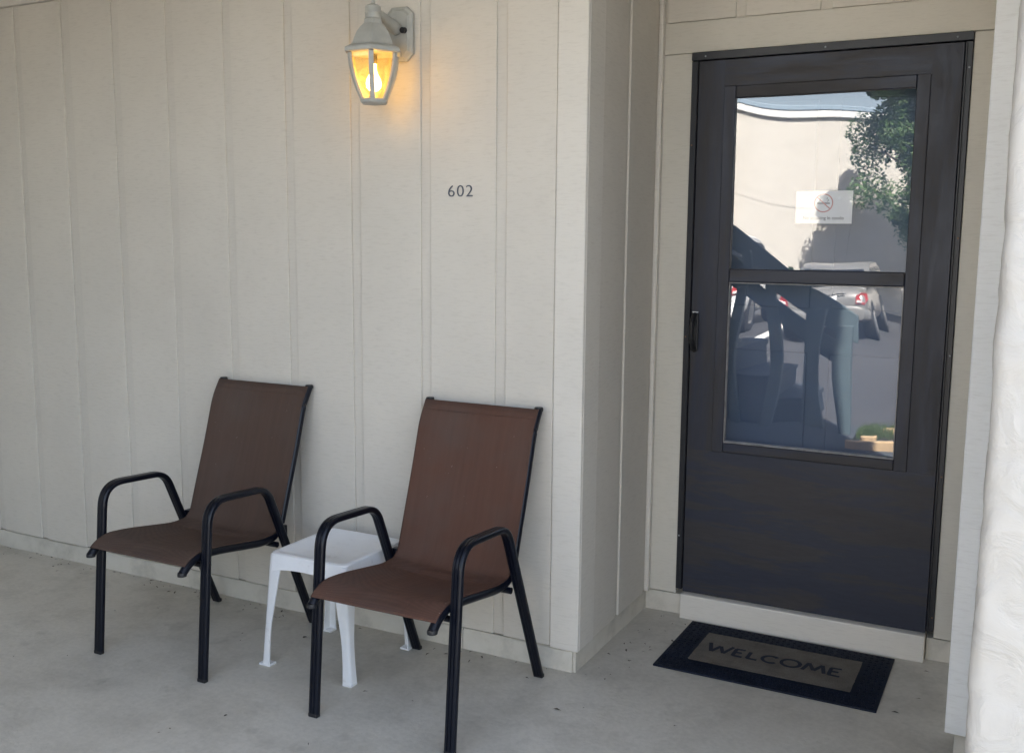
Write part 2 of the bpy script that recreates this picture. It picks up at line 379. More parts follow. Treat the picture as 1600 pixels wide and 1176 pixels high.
wb = thing('return_wall', 'narrow shaded siding side wall between the chair wall and the door recess', 'wall', (0, .36, 0))
box('backing_sheet', 'groove', wb, -.14, .002, .142, D+.004, ZB, CEIL-.002, 0)
box('corner_board', 'siding_trim', wb, -.002, .0125, .0035, .128, ZB-.005, CEIL-.003, .002)
for y0, y1 in ((.1305, .342), (.378, .650)):
    box('siding_board', 'siding', wb, .001, .0105, y0, y1, ZB-.002, CEIL-.004, .002)
box('corner_strip', 'siding_trim', wb, .001, .0205, .682, .7085, ZB-.003, CEIL-.004, .003)
rough_curb('base_curb', wb, -.13, -.0005, .004, D+.02, -.05, ZB-.008, 'y')

wc = thing('door_wall', 'beige recessed wall with flat casing boards framing the dark storm door', 'wall', (.6, D, 0))
yc = D
box('backing_sheet', 'groove', wc, .003, 1.35, yc+.012, yc+.12, 2.302, CEIL-.002, 0)
for x0, x1 in ((.024, .286), (.322, .590), (.628, .895), (.931, 1.20)):
    box('siding_board', 'siding', wc, x0, x1, yc+.004, yc+.013, 2.317, CEIL-.004, .002)
box('header_board', 'casing', wc, .003, 1.195, yc-.002, yc+.10, 2.2005, 2.3145, .002)
box('casing_board', 'casing', wc, .003, .1285, yc, yc+.10, ZB, 2.1985, .002)
box('casing_board', 'casing', wc, 1.0965, 1.195, yc, yc+.10, ZB, 2.1985, .002)
rough_curb('base_curb', wc, .0, .150, yc+.004, yc+.11, -.05, ZB-.006, 'x')
rough_curb('base_curb', wc, 1.074, 1.24, yc+.004, yc+.11, -.05, ZB-.006, 'x')
tb = MB().box(.157, 1.071, .677, .79, -.01, .0985).build('threshold_board', 'siding_trim', wc, bev=.006)
tb['label'] = 'pale worn threshold board under the storm door'
box('jamb_reveal', 'casing', wc, .10, .1285, yc+.101, yc+.20, .02, 2.26, 0)
box('jamb_reveal', 'casing', wc, 1.0965, 1.12, yc+.101, yc+.20, .02, 2.26, 0)

wr = thing('corner_wall', 'pale wall end with wide white trim board beside the stucco pillar', 'wall', (1.3, .2, 0))
box('corner_board', 'trim_white', wr, 1.187, 1.292, -.0165, .004, .078, CEIL-.003, .003)
box('backing_sheet', 'groove', wr, 1.2005, 8, .0045, .14, ZB, CEIL-.002, 0)
box('side_siding', 'siding', wr, 1.199, 1.34, .141, 1.0, ZB, CEIL-.003, 0)
box('corner_board', 'trim_white', wr, 1.1885, 1.1985, .006, .10, .08, CEIL-.004, .001)
rough_curb('base_curb', wr, 1.213, 8, .006, .13, -.05, ZB-.012, 'x')

wl = thing('wing_shade_wall', 'unseen beige siding wall added to shade the left end of the porch', 'wall', (-3.5, -1, 0))  # added out of view to darken the siding towards the left
box('backing_sheet', 'groove', wl, -3.40, -3.222, -3.25, -.015, 0, CEIL-.002, 0)
for k in range(10):
    box('siding_board', 'siding', wl, -3.2215, -3.214, -3.245+k*S, -3.245+k*S+S-GW, .05, CEIL-.004, .002)

# stucco pillar: rounded, trowelled skin
def pillar():
    x0, x1, y0, y1 = 1.268, 1.74, -.92, .002
    nz = 270; mb = MB(); rings = []
    per = []
    def seg(a, b, n):
        for i in range(n): per.append((a[0]+(b[0]-a[0])*i/n, a[1]+(b[1]-a[1])*i/n))
    seg((x0, y1), (x0, y0), 70); seg((x0, y0), (x1, y0), 64); seg((x1, y0), (x1, y1), 30); seg((x1, y1), (x0, y1), 6)
    cx, cy = (x0+x1)/2, (y0+y1)/2
    for i in range(nz+1):
        z = CEIL*i/nz-.002; ring = []
        for (a, b) in per:
            dx = min(a-x0, x1-a); dy = min(b-y0, 9); r = .028
            px, py = a, b
            if dx < r and dy < r:
                ex = x0+r if a < cx else x1-r; ey = y0+r
                v = Vector((a-ex, b-ey));
                if v.length > 1e-6: v = v.normalized()*r
                px, py = ex+v.x, ey+v.y
            n1 = noise.noise((px*7, py*7, z*5)); n2 = noise.noise((px*17+4, py*17, z*13)); n3 = noise.noise((px*45, py*45+9, z*38))
            n4 = noise.noise((px*9+n1, py*9+n2*.6, z*8+5)); t = .5+.5*max(-1, min(1, (n4-.02)*7))
            d = .0035*n1+.0036*t+.0022*n2+.0018*n3
            nx, ny = 0, 0
            if a < x0+.03: nx = -1
            if a > x1-.03: nx = 1
            if b < y0+.03: ny = -1
            L = math.hypot(nx, ny) or 1
            ring.append((px+nx/L*d, py+ny/L*d, z))
        rings.append(ring)
    return mb.loft(rings).build('stucco_pillar', 'stucco', None, True, angle=60)
tag(pillar(), 'rough white stucco pillar at the right edge of the porch', 'pillar')

# ------------------------------------------------------------------ storm door
door = thing('storm_door', 'dark brush-painted storm door with two glass panes and pull handle', 'door', (.6, D, .1))
FX0, FX1, FZ0, FZ1 = .129, 1.096, .1085, 2.199
LX0, LX1, LZ0, LZ1 = .1575, 1.0685, .1005, 2.166
GX0, GX1 = .300, .9265
box('head_frame', 'door_frame', door, FX0, FX1, D-.014, D+.03, 2.1695, FZ1, .002)
box('jamb_frame', 'door_frame', door, FX0+.0005, LX0-.003, D-.009, D+.03, FZ0, 2.1675, .002)
box('jamb_frame', 'door_frame', door, LX1+.003, FX1-.0005, D-.009, D+.03, FZ0, 2.1675, .002)
box('hinge_strip', 'door_frame', door, LX1+.0035, LX1+.0105, D-.017, D-.0085, FZ0+.004, 2.162, .002)
box('latch_strip', 'door_frame', door, LX0-.0125, LX0-.0045, D-.0125, D-.0085, FZ0+.004, 2.16, .001)
yl = D-.004
box('stile', 'door_v', door, LX0, GX0-.045, yl, D+.028, .6857, LZ1, 0)
box('stile', 'door_v', door, GX1+.045, LX1, yl, D+.028, .6857, LZ1, 0)
box('top_rail', 'door_h', door, GX0-.045, GX1+.045, yl+.0004, D+.028, 2.071, LZ1, 0)
pl = box('kick_panel', 'door_panel', door, LX0, LX1, yl+.0002, D+.028, LZ0, .6855, 0)
pl['label'] = 'navy lower panel with streaky brown brush marks'
yb = yl-.005
box('glazing_stile', 'door_v', door, GX0-.0445, GX0, yb, D+.022, .6855, 2.0708, .002)
box('glazing_stile', 'door_v', door, GX1, GX1+.0445, yb, D+.022, .6855, 2.0708, .002)
box('glazing_rail', 'door_h', door, GX0+.0006, GX1-.0006, yb+.0005, D+.022, 2.0262, 2.07, .003)
box('glazing_rail', 'door_h', door, GX0+.0006, GX1-.0006, yb+.0005, D+.022, .6865, .7245, .003)
box('meeting_rail', 'door_h', door, GX0+.0006, GX1-.0006, yb-.002, D+.022, 1.3465, 1.3965, .004)
for (z0, z1) in ((.7252, .7312),): box('glazing_bead', 'bead', door, GX0+.001, GX1-.001, yb+.0012, D+.016, z0, z1, .001)
box('glazing_bead', 'bead', door, GX0+.001, GX1-.001, yb+.003, D+.012, 1.3412, 1.3459, .001)
box('glazing_bead', 'bead', door, GX0+.0008, GX0+.0042, yb+.003, D+.012, .732, 1.3405, .0005)
box('glazing_bead', 'bead', door, GX1-.0042, GX1-.0008, yb+.003, D+.012, .732, 1.3405, .0005)
def pane(name, x0, x1, z0, z1, bow):
    n = 40; vs_ = []; fs = []
    for j in range(n+1):
        for i in range(n+1):
            x = x0+(x1-x0)*i/n; z = z0+(z1-z0)*j/n
            vs_.append((x, D+.010-bow(x, z), z))
    for j in range(n):
        for i in range(n): a = j*(n+1)+i; fs.append((a, a+1, a+n+2, a+n+1))
    return MB().add(vs_, fs).build(name, 'glass', door, True, angle=180)
def bow_up(x, z):
    wv = max(0, (GX0+.30-x)/.30)
    return .0068*wv**2*(z-1.55)+.00018*math.sin(x*11+z*6)
def bow_lo(x, z):
    wv = max(0, (x-.60)/.33)
    return -.0016*wv**2*(z-.9)+.00030*math.sin(x*17+1)*math.cos(z*9)
pane('upper_pane', GX0+.0005, GX1-.0005, 1.397, 2.0258, bow_up)
pane('lower_pane', GX0+.0045, GX1-.0045, .7315, 1.341, bow_lo)
scr = []
for x, z in ((1.0875, 2.083), (1.0885, 1.517), (1.0885, 1.112), (1.088, .682), (1.0885, .163), (.1375, 1.13), (.1375, 1.86), (.1375, .33)):
    o = MB().lathe([(.0036, 0), (.0034, .0016), (.002, .0026)], 8, tuple(door.location)).build('screw', 'rust' if rnd.random() < .6 else 'steel', door, True)
    o.rotation_euler = (R(90), 0, 0); o.location = Vector((x, D-.0088, z))-Vector(door.location); scr.append(o)
for k, x in enumerate((.182, .616, 1.046)):
    o = scr[0].copy(); col.objects.link(o); o.parent = door; o.location = Vector((x, D-.0138, 2.183))-Vector(door.location)
# pull handle
hp = MB().box(.158, .188, yl-.010, yl-.0004, 1.075, 1.232).build('handle', 'black_plastic', door, bev=.006)
path = fillet([(.175, yl-.006, 1.222), (.178, yl-.058, 1.200), (.178, yl-.062, 1.12), (.175, yl-.006, 1.078)], .03)
MB().tube(path, circle(.0095, 10, 1.1, .8)).build('pull_bow', 'black_plastic', hp, True)
MB().box(.164, .183, yl-.024, yl-.0104, 1.176, 1.214).build('push_button', 'black_plastic', hp, bev=.004)
MB().box(.164, .188, yl-.014, yl-.0104, 1.2245, 1.2305).build('latch_cap', 'steel', hp, bev=.001)

ed = thing('entry_door', 'dark blue entry door standing behind the storm door glass', 'door', (.6, D+.12, 0))
box('door_slab', 'navy_door', ed, .135, 1.09, D+.125, D+.17, .02, 2.24, .004)
for (a, b, c_, e) in ((.27, .58, 1.25, 2.02), (.66, .97, 1.25, 2.02), (.27, .58, .35, 1.08), (.66, .97, .35, 1.08)):
    box('raised_panel', 'navy_door', ed, a, b, D+.119, D+.1245, c_, e, .004)

# paper notice on the inside face of the upper pane
nx0, nx1, nz0, nz1 = .533, .733, 1.566, 1.684; yn = D+.0135
no = thing('no_smoking_notice', 'small white paper notice with red no smoking symbol on door glass', 'notice', ((nx0+nx1)/2, yn, nz0))
MB().box(nx0, nx1, yn, yn+.0006, nz0, nz1).build('paper_sheet', 'paper', no)
cxn, czn, rr = .632, 1.640, .034
ring = MB(); k = 40
for j in range(k):
    a0, a1 = 2*math.pi*j/k, 2*math.pi*(j+1)/k
    q = lambda r, a, y: (cxn+r*math.cos(a), y, czn+r*math.sin(a))
    ring.add([q(rr, a0, yn-.0004), q(rr, a1, yn-.0004), q(rr-.0045, a1, yn-.0004), q(rr-.0045, a0, yn-.0004)], [(0, 1, 2, 3)])
ca, sa = math.cos(R(-45)), math.sin(R(-45))
def bar(mb, x, z, hw, hh, ang, y):
    c_, s__ = math.cos(ang), math.sin(ang)
    return mb.add([(x+a*c_-b*s__, y, z+a*s__+b*c_) for a, b in ((-hw, -hh), (hw, -hh), (hw, hh), (-hw, hh))], [(0, 1, 2, 3)])
bar(ring, cxn, czn, rr-.004, .0022, R(-42), yn-.0005)
ring.build('prohibition_ring', 'red_ink', no)
cg = MB(); bar(cg, cxn-.004, czn-.001, .019, .0028, 0, yn-.0003); bar(cg, cxn+.0185, czn-.001, .003, .0028, 0, yn-.0003)
for q_ in range(5): bar(cg, cxn+.014+.003*math.sin(q_*1.4), czn+.006+q_*.003, .0012, .0019, R(20*math.sin(q_)), yn-.0003)
cg.build('cigarette_mark', 'grey_ink', no)
t_, _ = text_mb('No smoking in condo', .0165, 0, lambda x, y, z: (.633+x, yn-.0004, 1.581+y), .0004)
t_.build('notice_text', 'grey_ink', no)

# ------------------------------------------------------------------ house number
hn = thing('house_number', 'small dark grey house number 602 on the siding', 'number', (-.462, -.011, 1.645))
for ch, xx in (('6', -.499), ('0', -.4625), ('2', -.4265)):
    mb, _ = text_mb(ch, .0575, .0012, lambda x, y, z, xx=xx: (xx+x*1.12, -.0095-z, 1.6455+y), -.0007)
    mb.build('digit', 'digit', hn)

# ------------------------------------------------------------------ wall lantern
LXc, LYc = -.708, -.172
la = thing('wall_lantern', 'lit white six-sided wall lantern on the siding beside number 602', 'lantern', (LXc, 0, 1.95))
def octo(hw, hh, cut, y): return [(-hw+cut, y, -hh), (hw-cut, y, -hh), (hw, y, -hh+cut), (hw, y, hh-cut), (hw-cut, y, hh), (-hw+cut, y, hh), (-hw, y, hh-cut), (-hw, y, -hh+cut)]
pc = (-.703, 2.2055)
sh = lambda ring_: [(p[0]+pc[0], p[1], p[2]+pc[1]) for p in ring_]
MB().loft([sh(octo(.055, .092, .024, -.0118)), sh(octo(.055, .092, .024, -.022)), sh(octo(.049, .086, .022, -.026)), sh(octo(.046, .083, .021, -.026)), sh(octo(.040, .077, .019, -.034))]).build('back_plate', 'lamp_metal', la, bev=.001)
MB().tube([(LXc, LYc+.005, 2.262), (LXc, -.10, 2.243), (LXc+.002, -.033, 2.222)], circle(.020, 12), None, True, [.62, .85, 1.15]).build('arm', 'lamp_metal', la, True)
MB().tube([(LXc+.035, -.032, 2.215), (LXc+.035, -.050, 2.213)], circle(.0105, 12)).build('photocell', 'black_plastic', la, True)
c0 = (LXc, LYc, 0)
MB().lathe([(.002, 2.2925), (.007, 2.290), (.0085, 2.285), (.007, 2.280), (.012, 2.277), (.020, 2.274), (.0265, 2.269)], 18, c0).build('finial', 'lamp_metal', la, True)
MB().lathe([(.0265, 2.2695), (.0265, 2.254), (.0275, 2.2525), (.0275, 2.249), (.0262, 2.2475), (.0262, 2.232), (.030, 2.228)], 24, c0).build('neck', 'lamp_metal', la, True)
dome = [(.031, 2.2275), (.034, 2.213), (.047, 2.201), (.059, 2.186), (.069, 2.166), (.0765, 2.146), (.0815, 2.1405)]
MB().lathe(dome, 6, c0).build('cap', 'lamp_metal', la, True, angle=25)
MB().lathe([(.0815, 2.140), (.091, 2.136), (.1035, 2.130), (.105, 2.1265), (.105, 2.1165), (.099, 2.1145), (.088, 2.1145)], 6, c0).build('rim', 'lamp_metal', la, bev=.0012)
prof = [(.087, 2.1135), (.0865, 2.098), (.083, 2.072), (.075, 2.040), (.064, 2.010), (.051, 1.980), (.0435, 1.966)]
for k in range(6):
    a = k*math.pi/3
    MB().tube([(LXc+r*math.cos(a), LYc+r*math.sin(a), z) for r, z in prof], [(-.0082, -.0045), (.0082, -.0045), (.0082, .0045), (-.0082, .0045)], (-math.sin(a), math.cos(a), 0)).build('rib', 'lamp_metal', la, bev=.0008)
    b = a+math.pi/3; mb = MB(); rows = []
    for r, z in prof:
        r -= .003; rows.append([(LXc+r*math.cos(a), LYc+r*math.sin(a), z), (LXc+r*math.cos(b), LYc+r*math.sin(b), z)])
    mb.loft(rows, False, False).build('pane', 'lamp_glass', la, True, angle=60)
MB().lathe([(.049, 1.9675), (.052, 1.964), (.050, 1.956), (.043, 1.9515), (.030, 1.951)], 6, c0).build('bottom_ring', 'lamp_metal', la, bev=.001)
sk = MB().lathe([(.013, 2.118), (.013, 2.088), (.011, 2.084)], 14, c0).build('socket', 'black_plastic', la, True)
blb = MB().lathe([(.010, 2.083), (.011, 2.062), (.016, 2.048), (.0235, 2.034), (.0265, 2.020), (.0245, 2.006), (.016, 1.996), (.004, 1.992)], 18, c0).build('bulb', 'bulb', la, True)

# ------------------------------------------------------------------ patio chairs
def ridged(w_, h, g=.0026):
    """flat oval tube section with two shallow flutes on each broad face"""
    a, b = w_/2, h/2; r = min(b*.8, .008); top = []
    for k in range(5):
        t = math.pi/2*k/4; top.append((a-r+r*math.sin(math.pi/2-t) if 0 else a-r+r*math.cos(t), b-r+r*math.sin(t)))
    for u in (.50, .40, .30, .12, 0, -.12, -.30, -.40, -.50):
        x_ = u*(a-r)*1.35; d = g if abs(abs(u)-.40) < .02 else 0
        top.append((x_, b-d))
    for k in range(5):
        t = math.pi/2+math.pi/2*k/4; top.append((-(a-r)+r*math.cos(t), b-r+r*math.sin(t)))
    bot = [(-x_, -y_) for x_, y_ in top]
    return top+bot
def chair(loc, label, smat, rz=0):
    ch = thing('patio_chair', label, 'chair', (0, 0, 0), 'sling chairs against the siding wall')
    pr = ridged(.037, .021)
    rail = [(.339, .930), (.296, .862), (.246, .699), (.191, .540), (.152, .425), (.120, .392), (.045, .388), (-.18, .423), (-.268, .430), (-.318, .412), (-.346, .386)]
    rp = fillet([(0, y, z) for y, z in rail], [.0, .06, .06, .06, .05, .05, .06, .06, .05, .03, 0], 5)
    for s in (-1, 1):
        p = fillet([(s*.25, -.303, .012), (s*.25, -.252, .617), (s*.25, .037, .600), (s*.25, .2915, .012)], [0, .085, .055, 0], 9)
        MB().tube(p, pr, (1, 0, 0)).build('arm_and_legs', 'black_metal', ch, True, angle=35)
        for yy in (-.304, .2965):
            MB().box(s*.25-.0172, s*.25+.0172, yy-.0092, yy+.0092, 0, .0135).build('foot_cap', 'black_plastic', ch, bev=.003)
        MB().tube([(s*.2165, q.y, q.z) for q in rp], circle(.0150, 12)).build('side_rail', 'black_metal', ch, True)
        for (yy, zz) in ((.339, .930), (-.346, .386)):
            MB().lathe([(.0154, -.006), (.0160, .0), (.0140, .007)], 12, (s*.2165, yy, zz)).build('end_plug', 'black_plastic', ch, True)
        MB().box(min(s*.222, s*.246), max(s*.222, s*.246), .128, .158, .392, .432).build('bracket', 'black_metal', ch, bev=.004)
        MB().tube([(s*.228, -.262, .402), (s*.262, -.262, .402)], circle(.0065, 8)).build('bolt', 'steel', ch, True)
    MB().tube([(-.232, -.252, .392), (.232, -.252, .392)], circle(.010, 10)).build('cross_bar', 'black_metal', ch, True)
    MB().tube([(-.236, .11, .366), (.236, .11, .366)], circle(.011, 10)).build('cross_bar', 'black_metal', ch, True)
    # sling: one sheet from the top hem over the seat bend to the front hem
    n = 18; rows = []; L = [0]; rp_all = rp; rp = [rp[0].lerp(rp[1], .16)]+list(rp[1:-1])
    for i in range(1, len(rp)): L.append(L[-1]+(rp[i]-rp[i-1]).length)
    for i, q in enumerate(rp):
        t = (rp[min(i+1, len(rp)-1)]-rp[max(i-1, 0)]).normalized(); nr = Vector((0, -t.z, t.y))
        if nr.y > 0 and abs(nr.y) > .3: nr = -nr
        if nr.z < -.3: nr = -nr
        u = L[i]/L[-1]; end = min(1, u/.06, (1-u)/.05)
        row = []
        for j in range(n+1):
            s = -1+2*j/n; sag = (1-min(1, abs(s)/(1-4/n))**2.2)*(.017 if u > .62 else .010)*end
            wr_ = .0012*noise.noise((s*3, u*14, 1.5))
            if j in (0, 1, n-1, n):                                   # the cloth wraps over the round rail
                th_ = R(24) if j in (0, n) else R(6); sg = 1 if s > 0 else -1
                row.append(Vector((sg*(.2165+.0168*math.sin(th_)), q.y, q.z))+nr*.0168*math.cos(th_))
            else: row.append(Vector((s/(1-4/n)*.2165*1.0, q.y, q.z))+nr*(.0165-sag+wr_*end))
        rows.append(row)
    m_ = MB().loft(rows, False, False)
    sl_ = m_.build('sling', smat, ch, True, angle=180)
    so_ = sl_.modifiers.new('thickness', 'SOLIDIFY'); so_.thickness = .0022; so_.offset = -1
    # sewn hems along the two edges
    for s in (-1, 1):
        MB().tube([r_[0 if s < 0 else n] for r_ in rows], circle(.0016, 6)).build('hem', smat, sl_, True)
    for r_ in (rows[1], rows[-2]):
        MB().tube([p+Vector((0, -.0004, .0004)) for p in r_], circle(.0016, 6)).build('hem', smat, sl_, True)
    ch.location = loc; ch.rotation_euler = (0, 0, rz)
    return ch
chair((-.350, -.383, 0), 'brown sling patio chair with black arms nearest the door recess', 'sling')
chair((-1.342, -.365, 0), 'brown sling patio chair left of the white side table', 'sling_grey', R(.3))

# ------------------------------------------------------------------ side table
tx, ty = -.812, -.275
tbl = thing('side_table', 'small white plastic side table between the two patio chairs', 'table', (tx, ty, 0))
def rrect(hx, hy, r, z, k=6):
    out = []
    for cx_, cy_, a0 in ((hx-r, hy-r, 0), (-hx+r, hy-r, 90), (-hx+r, -hy+r, 180), (hx-r, -hy+r, 270)):
        for j in range(k+1): a = R(a0+90*j/k); out.append((tx+cx_+r*math.cos(a), ty+cy_+r*math.sin(a), z))
    return out
HX, HY = .165, .178
MB().loft([rrect(HX-.002, HY-.002, .03, .400), rrect(HX, HY, .032, .405), rrect(HX-.002, HY-.002, .032, .4115), rrect(HX-.010, HY-.010, .03, .4145), rrect(HX-.019, HY-.019, .026, .4142), rrect(HX-.024, HY-.024, .024, .411)]).build('tabletop', 'resin', tbl, True, angle=50)
def apron(axis, s):
    mb = MB(); n = 16; rings = []
    for i in range(n+1):
        u = -1+2*i/n; zb = .362-.006*(abs(u)**3)*2+.004*(1-u*u); zt = .4045
        if axis == 'x':
            x_ = tx+u*(HX-.020); y_ = ty+s*(HY-.001); t = s*.004
            rings.append([(x_, y_+s*.006, zb), (x_, y_, zt), (x_, y_-t, zt), (x_, y_+s*.006-t, zb)])
        else:
            y_ = ty+u*(HY-.020); x_ = tx+s*(HX-.001); t = s*.004
            rings.append([(x_+s*.006, y_, zb), (x_, y_, zt), (x_-t, y_, zt), (x_+s*.006-t, y_, zb)])
    return mb.loft(rings).build('apron', 'resin', tbl, True, angle=40)
for s in (-1, 1): apron('x', s); apron('y', s)
for sx_ in (-1, 1):
    for sy_ in (-1, 1):
        rings = []
        for i in range(13):
            u = i/12; z = .406*(1-u)
            ox = HX-.001+.030*u; oy = HY-.001+.016*u               # outer corner splays outwards
            wl = .060-.030*min(1, u*1.6)+(.005*max(0, u-.8)/.2); th = .0045; rc = .016*(1-u*.5)
            pts = [(ox-wl, oy), (ox-rc, oy), (ox-rc*.3, oy-rc*.3), (ox, oy-rc), (ox, oy-wl), (ox-th, oy-wl), (ox-th, oy-rc-.002), (ox-rc*.3-th*.8, oy-rc*.3-th*.8), (ox-rc-.002, oy-th), (ox-wl, oy-th)]
            rings.append([(tx+sx_*a, ty+sy_*b, z) for a, b in pts])
        lg = MB().loft(rings).build('leg', 'resin', tbl, True, angle=45)
        ox, oy = HX-.001+.030, HY-.001+.016
        x0, x1 = sorted((tx+sx_*(ox-.036), tx+sx_*(ox+(.012 if sx_ < 0 and sy_ < 0 else .001)))); y0, y1 = sorted((ty+sy_*(oy-.036), ty+sy_*(oy+.001)))
        MB().box(x0, x1, y0, y1, .0, .0075).build('foot', 'resin', lg, bev=.002)

# ------------------------------------------------------------------ door mat
mx_, my_, mt = .598, .4185, R(-.3)
dm = thing('doormat', 'navy rubber doormat with brown carpet panel printed WELCOME', 'doormat', (0, 0, 0))
MB().box(-.379, .379, -.233, .233, 0, .0075).build('rubber_border', 'rubber', dm, bev=.003)
mb = MB(); nx_, ny_ = 46, 22; rings = []
for j in range(ny_+1):
    for i in range(nx_+1):
        a, b = i/nx_, j/ny_
        e = (.002*noise.noise((a*30, b*30, 0)) if i in (0, nx_) or j in (0, ny_) else 0)
        mb.v.append((-.282+.564*a+e, -.133+.268*b+e, .0112+.0007*noise.noise((a*25, b*12, 3))))
for j in range(ny_):
    for i in range(nx_): q = j*(nx_+1)+i; mb.f.append((q, q+1, q+nx_+2, q+nx_+1))
skirt = MB().box(-.280, .280, -.131, .133, .006, .0105); mb.add(skirt.v, skirt.f)
mb.build('carpet_panel', 'carpet', dm, True, angle=180)
st = MB()
for i in range(38):
    for j in range(23):
        x_ = -.362+i*.0196; y_ = -.2175+j*.0197
        if -.296 < x_ < .296 and -.148 < y_ < .150: continue
        if (i+j) % 2: st.box(x_-.0065, x_+.0065, y_-.0025, y_+.0025, .0074, .0098)
        else: st.box(x_-.0025, x_+.0025, y_-.0065, y_+.0065, .0074, .0098)
so_ = st.build('tread_studs', 'rubber', dm); so_['kind'] = 'stuff'
def strokes(ch):
    arc = lambda cx, cy, rx, ry, a0, a1, n=14: [(cx+rx*math.cos(R(a0+(a1-a0)*i/n)), cy+ry*math.sin(R(a0+(a1-a0)*i/n))) for i in range(n+1)]
    return {'W': [[(0, 1), (.24, .02)], [(.24, .02), (.50, .78)], [(.50, .78), (.76, .02)], [(.76, .02), (1.02, .95)]],
            'E': [[(.1, .0), (.1, .95)], [(.05, .93), (.9, .97)], [(.05, .50), (.75, .52)], [(.05, .03), (.95, .0)]],
            'L': [[(.15, .95), (.12, .0)], [(.08, .03), (1, .02)]],
            'C': [arc(.55, .48, .50, .46, 45, 315)], 'O': [arc(.5, .48, .48, .46, 0, 360, 22)],
            'M': [[(0, 0), (.18, .97)], [(.18, .97), (.50, .15)], [(.50, .15), (.80, .97)], [(.80, .97), (1, 0)]]}[ch]
xcur = -.246
for ch_, wd, ht in zip('WELCOME', [.87*q for q in (.098, .046, .046, .066, .078, .086, .050)], (.078, .068, .064, .066, .070, .070, .068)):
    t_ = MB(); hz = .0126
    for q in strokes(ch_):
        pts = [Vector((xcur+p[0]*wd, -.036+p[1]*ht, hz)) for p in q]; hz += .0001; w2 = .0068; l_, r_ = [], []
        for i, p in enumerate(pts):
            d_ = (pts[min(i+1, len(pts)-1)]-pts[max(i-1, 0)]); d_.normalize(); nn = Vector((-d_.y, d_.x, 0))
            w3 = w2*(1+.18*noise.noise((p.x*60, p.y*60, 0)))
            l_.append(p+nn*w3); r_.append(p-nn*w3)
        k_ = len(pts); t_.add(l_+r_, [(i, i+1, k_+i+1, k_+i) for i in range(k_-1)])
    t_.build('letter', 'mat_ink', dm); xcur += wd+.0115
dm.location = (mx_, my_, 0); dm.rotation_euler = (0, 0, mt)

# ------------------------------------------------------------------ crumbs of dry leaf on the floor
db = MB()
def flake(x, y, s):
    a = rnd.uniform(0, 6.28); l, w_ = s*rnd.uniform(.8, 2.2), s*rnd.uniform(.25, .6)
    pts = [(-l, 0, .001), (-l*.3, w_, .004), (l, w_*.2, .002), (l*.2, -w_, .0035)]
    db.add([(x+p[0]*math.cos(a)-p[1]*math.sin(a), y+p[0]*math.sin(a)+p[1]*math.cos(a), p[2]) for p in pts], [(0, 1, 2, 3)])
for _ in range(85): flake(rnd.uniform(-3, 0), -.006-abs(rnd.gauss(0, .05)), rnd.uniform(.003, .007))
for _ in range(26): flake(rnd.uniform(.03, .15)+abs(rnd.gauss(0, .05)), rnd.uniform(.0, .68), rnd.uniform(.003, .007))
for _ in range(34): flake(rnd.uniform(-2.6, 1.1), rnd.uniform(-1.3, .0), rnd.uniform(.003, .006))
for x_, y_, s_ in ((1.03, .22, .013), (1.09, .36, .007), (.06, -.28, .008), (-1.03, -.20, .010), (1.09, .60, .008)): flake(x_, y_, s_)
tag(db.build('leaf_litter', 'debris'), 'tiny dry leaf crumbs scattered on the porch floor', 'debris', None, 'stuff')

# ================================================================== the place behind the camera, seen in the door glass
# stairs climbing towards -X beside the sidewalk
stt = thing('outdoor_staircase', 'blue-grey outdoor stairs with board railings reflected in the door glass', 'stairs', (-1.2, -5, WALK))
rise, run = .20, .32
for k in range(12):
    xr = -.40-k*.325; zt = .07+k*.215
    box('step', 'tread', stt, xr-.32, xr, -5.62, -4.645, WALK+.001, zt-.045, 0)
    box('tread', 'tread', stt, xr-.345, xr+.02, -5.63, -4.635, zt-.0445, zt, .004)
def sloped(name, x0, x1, z0, sl_, h, y0, y1, matn, extra=0):
    mb = MB(); zz = lambda x: z0+(x1-x)*sl_
    mb.add([(x0, y0, zz(x0)), (x1, y0, zz(x1)), (x1, y0, zz(x1)+h), (x0, y0, zz(x0)+h), (x0, y1, zz(x0)), (x1, y1, zz(x1)), (x1, y1, zz(x1)+h), (x0, y1, zz(x0)+h)],
           [(0, 1, 2, 3), (7, 6, 5, 4), (0, 4, 5, 1), (1, 5, 6, 2), (2, 6, 7, 3), (3, 7, 4, 0)])
    return mb.build(name, matn, stt, bev=.004, seg=1)
for yy in (-4.60,):
    sl_ = rise/run
    sloped('rail_board', -4.3, .03, .60, sl_, .235, yy-.02, yy+.02, 'teal')
    sloped('rail_board', -4.3, -.03, .382, sl_, .195, yy-.021, yy+.019, 'teal')
    for x_, wd in ((-1.035, .09), (-.71, .10), (-.335, .165), (-.06, .12), (-1.6, .09), (-2.2, .09), (-2.8, .09)):
        ztop = .60+(.03-x_)*sl_+.10
        box('rail_post', 'teal', stt, x_-wd/2, x_+wd/2, yy+.0205, yy+.10, WALK, min(ztop, 9), .004)

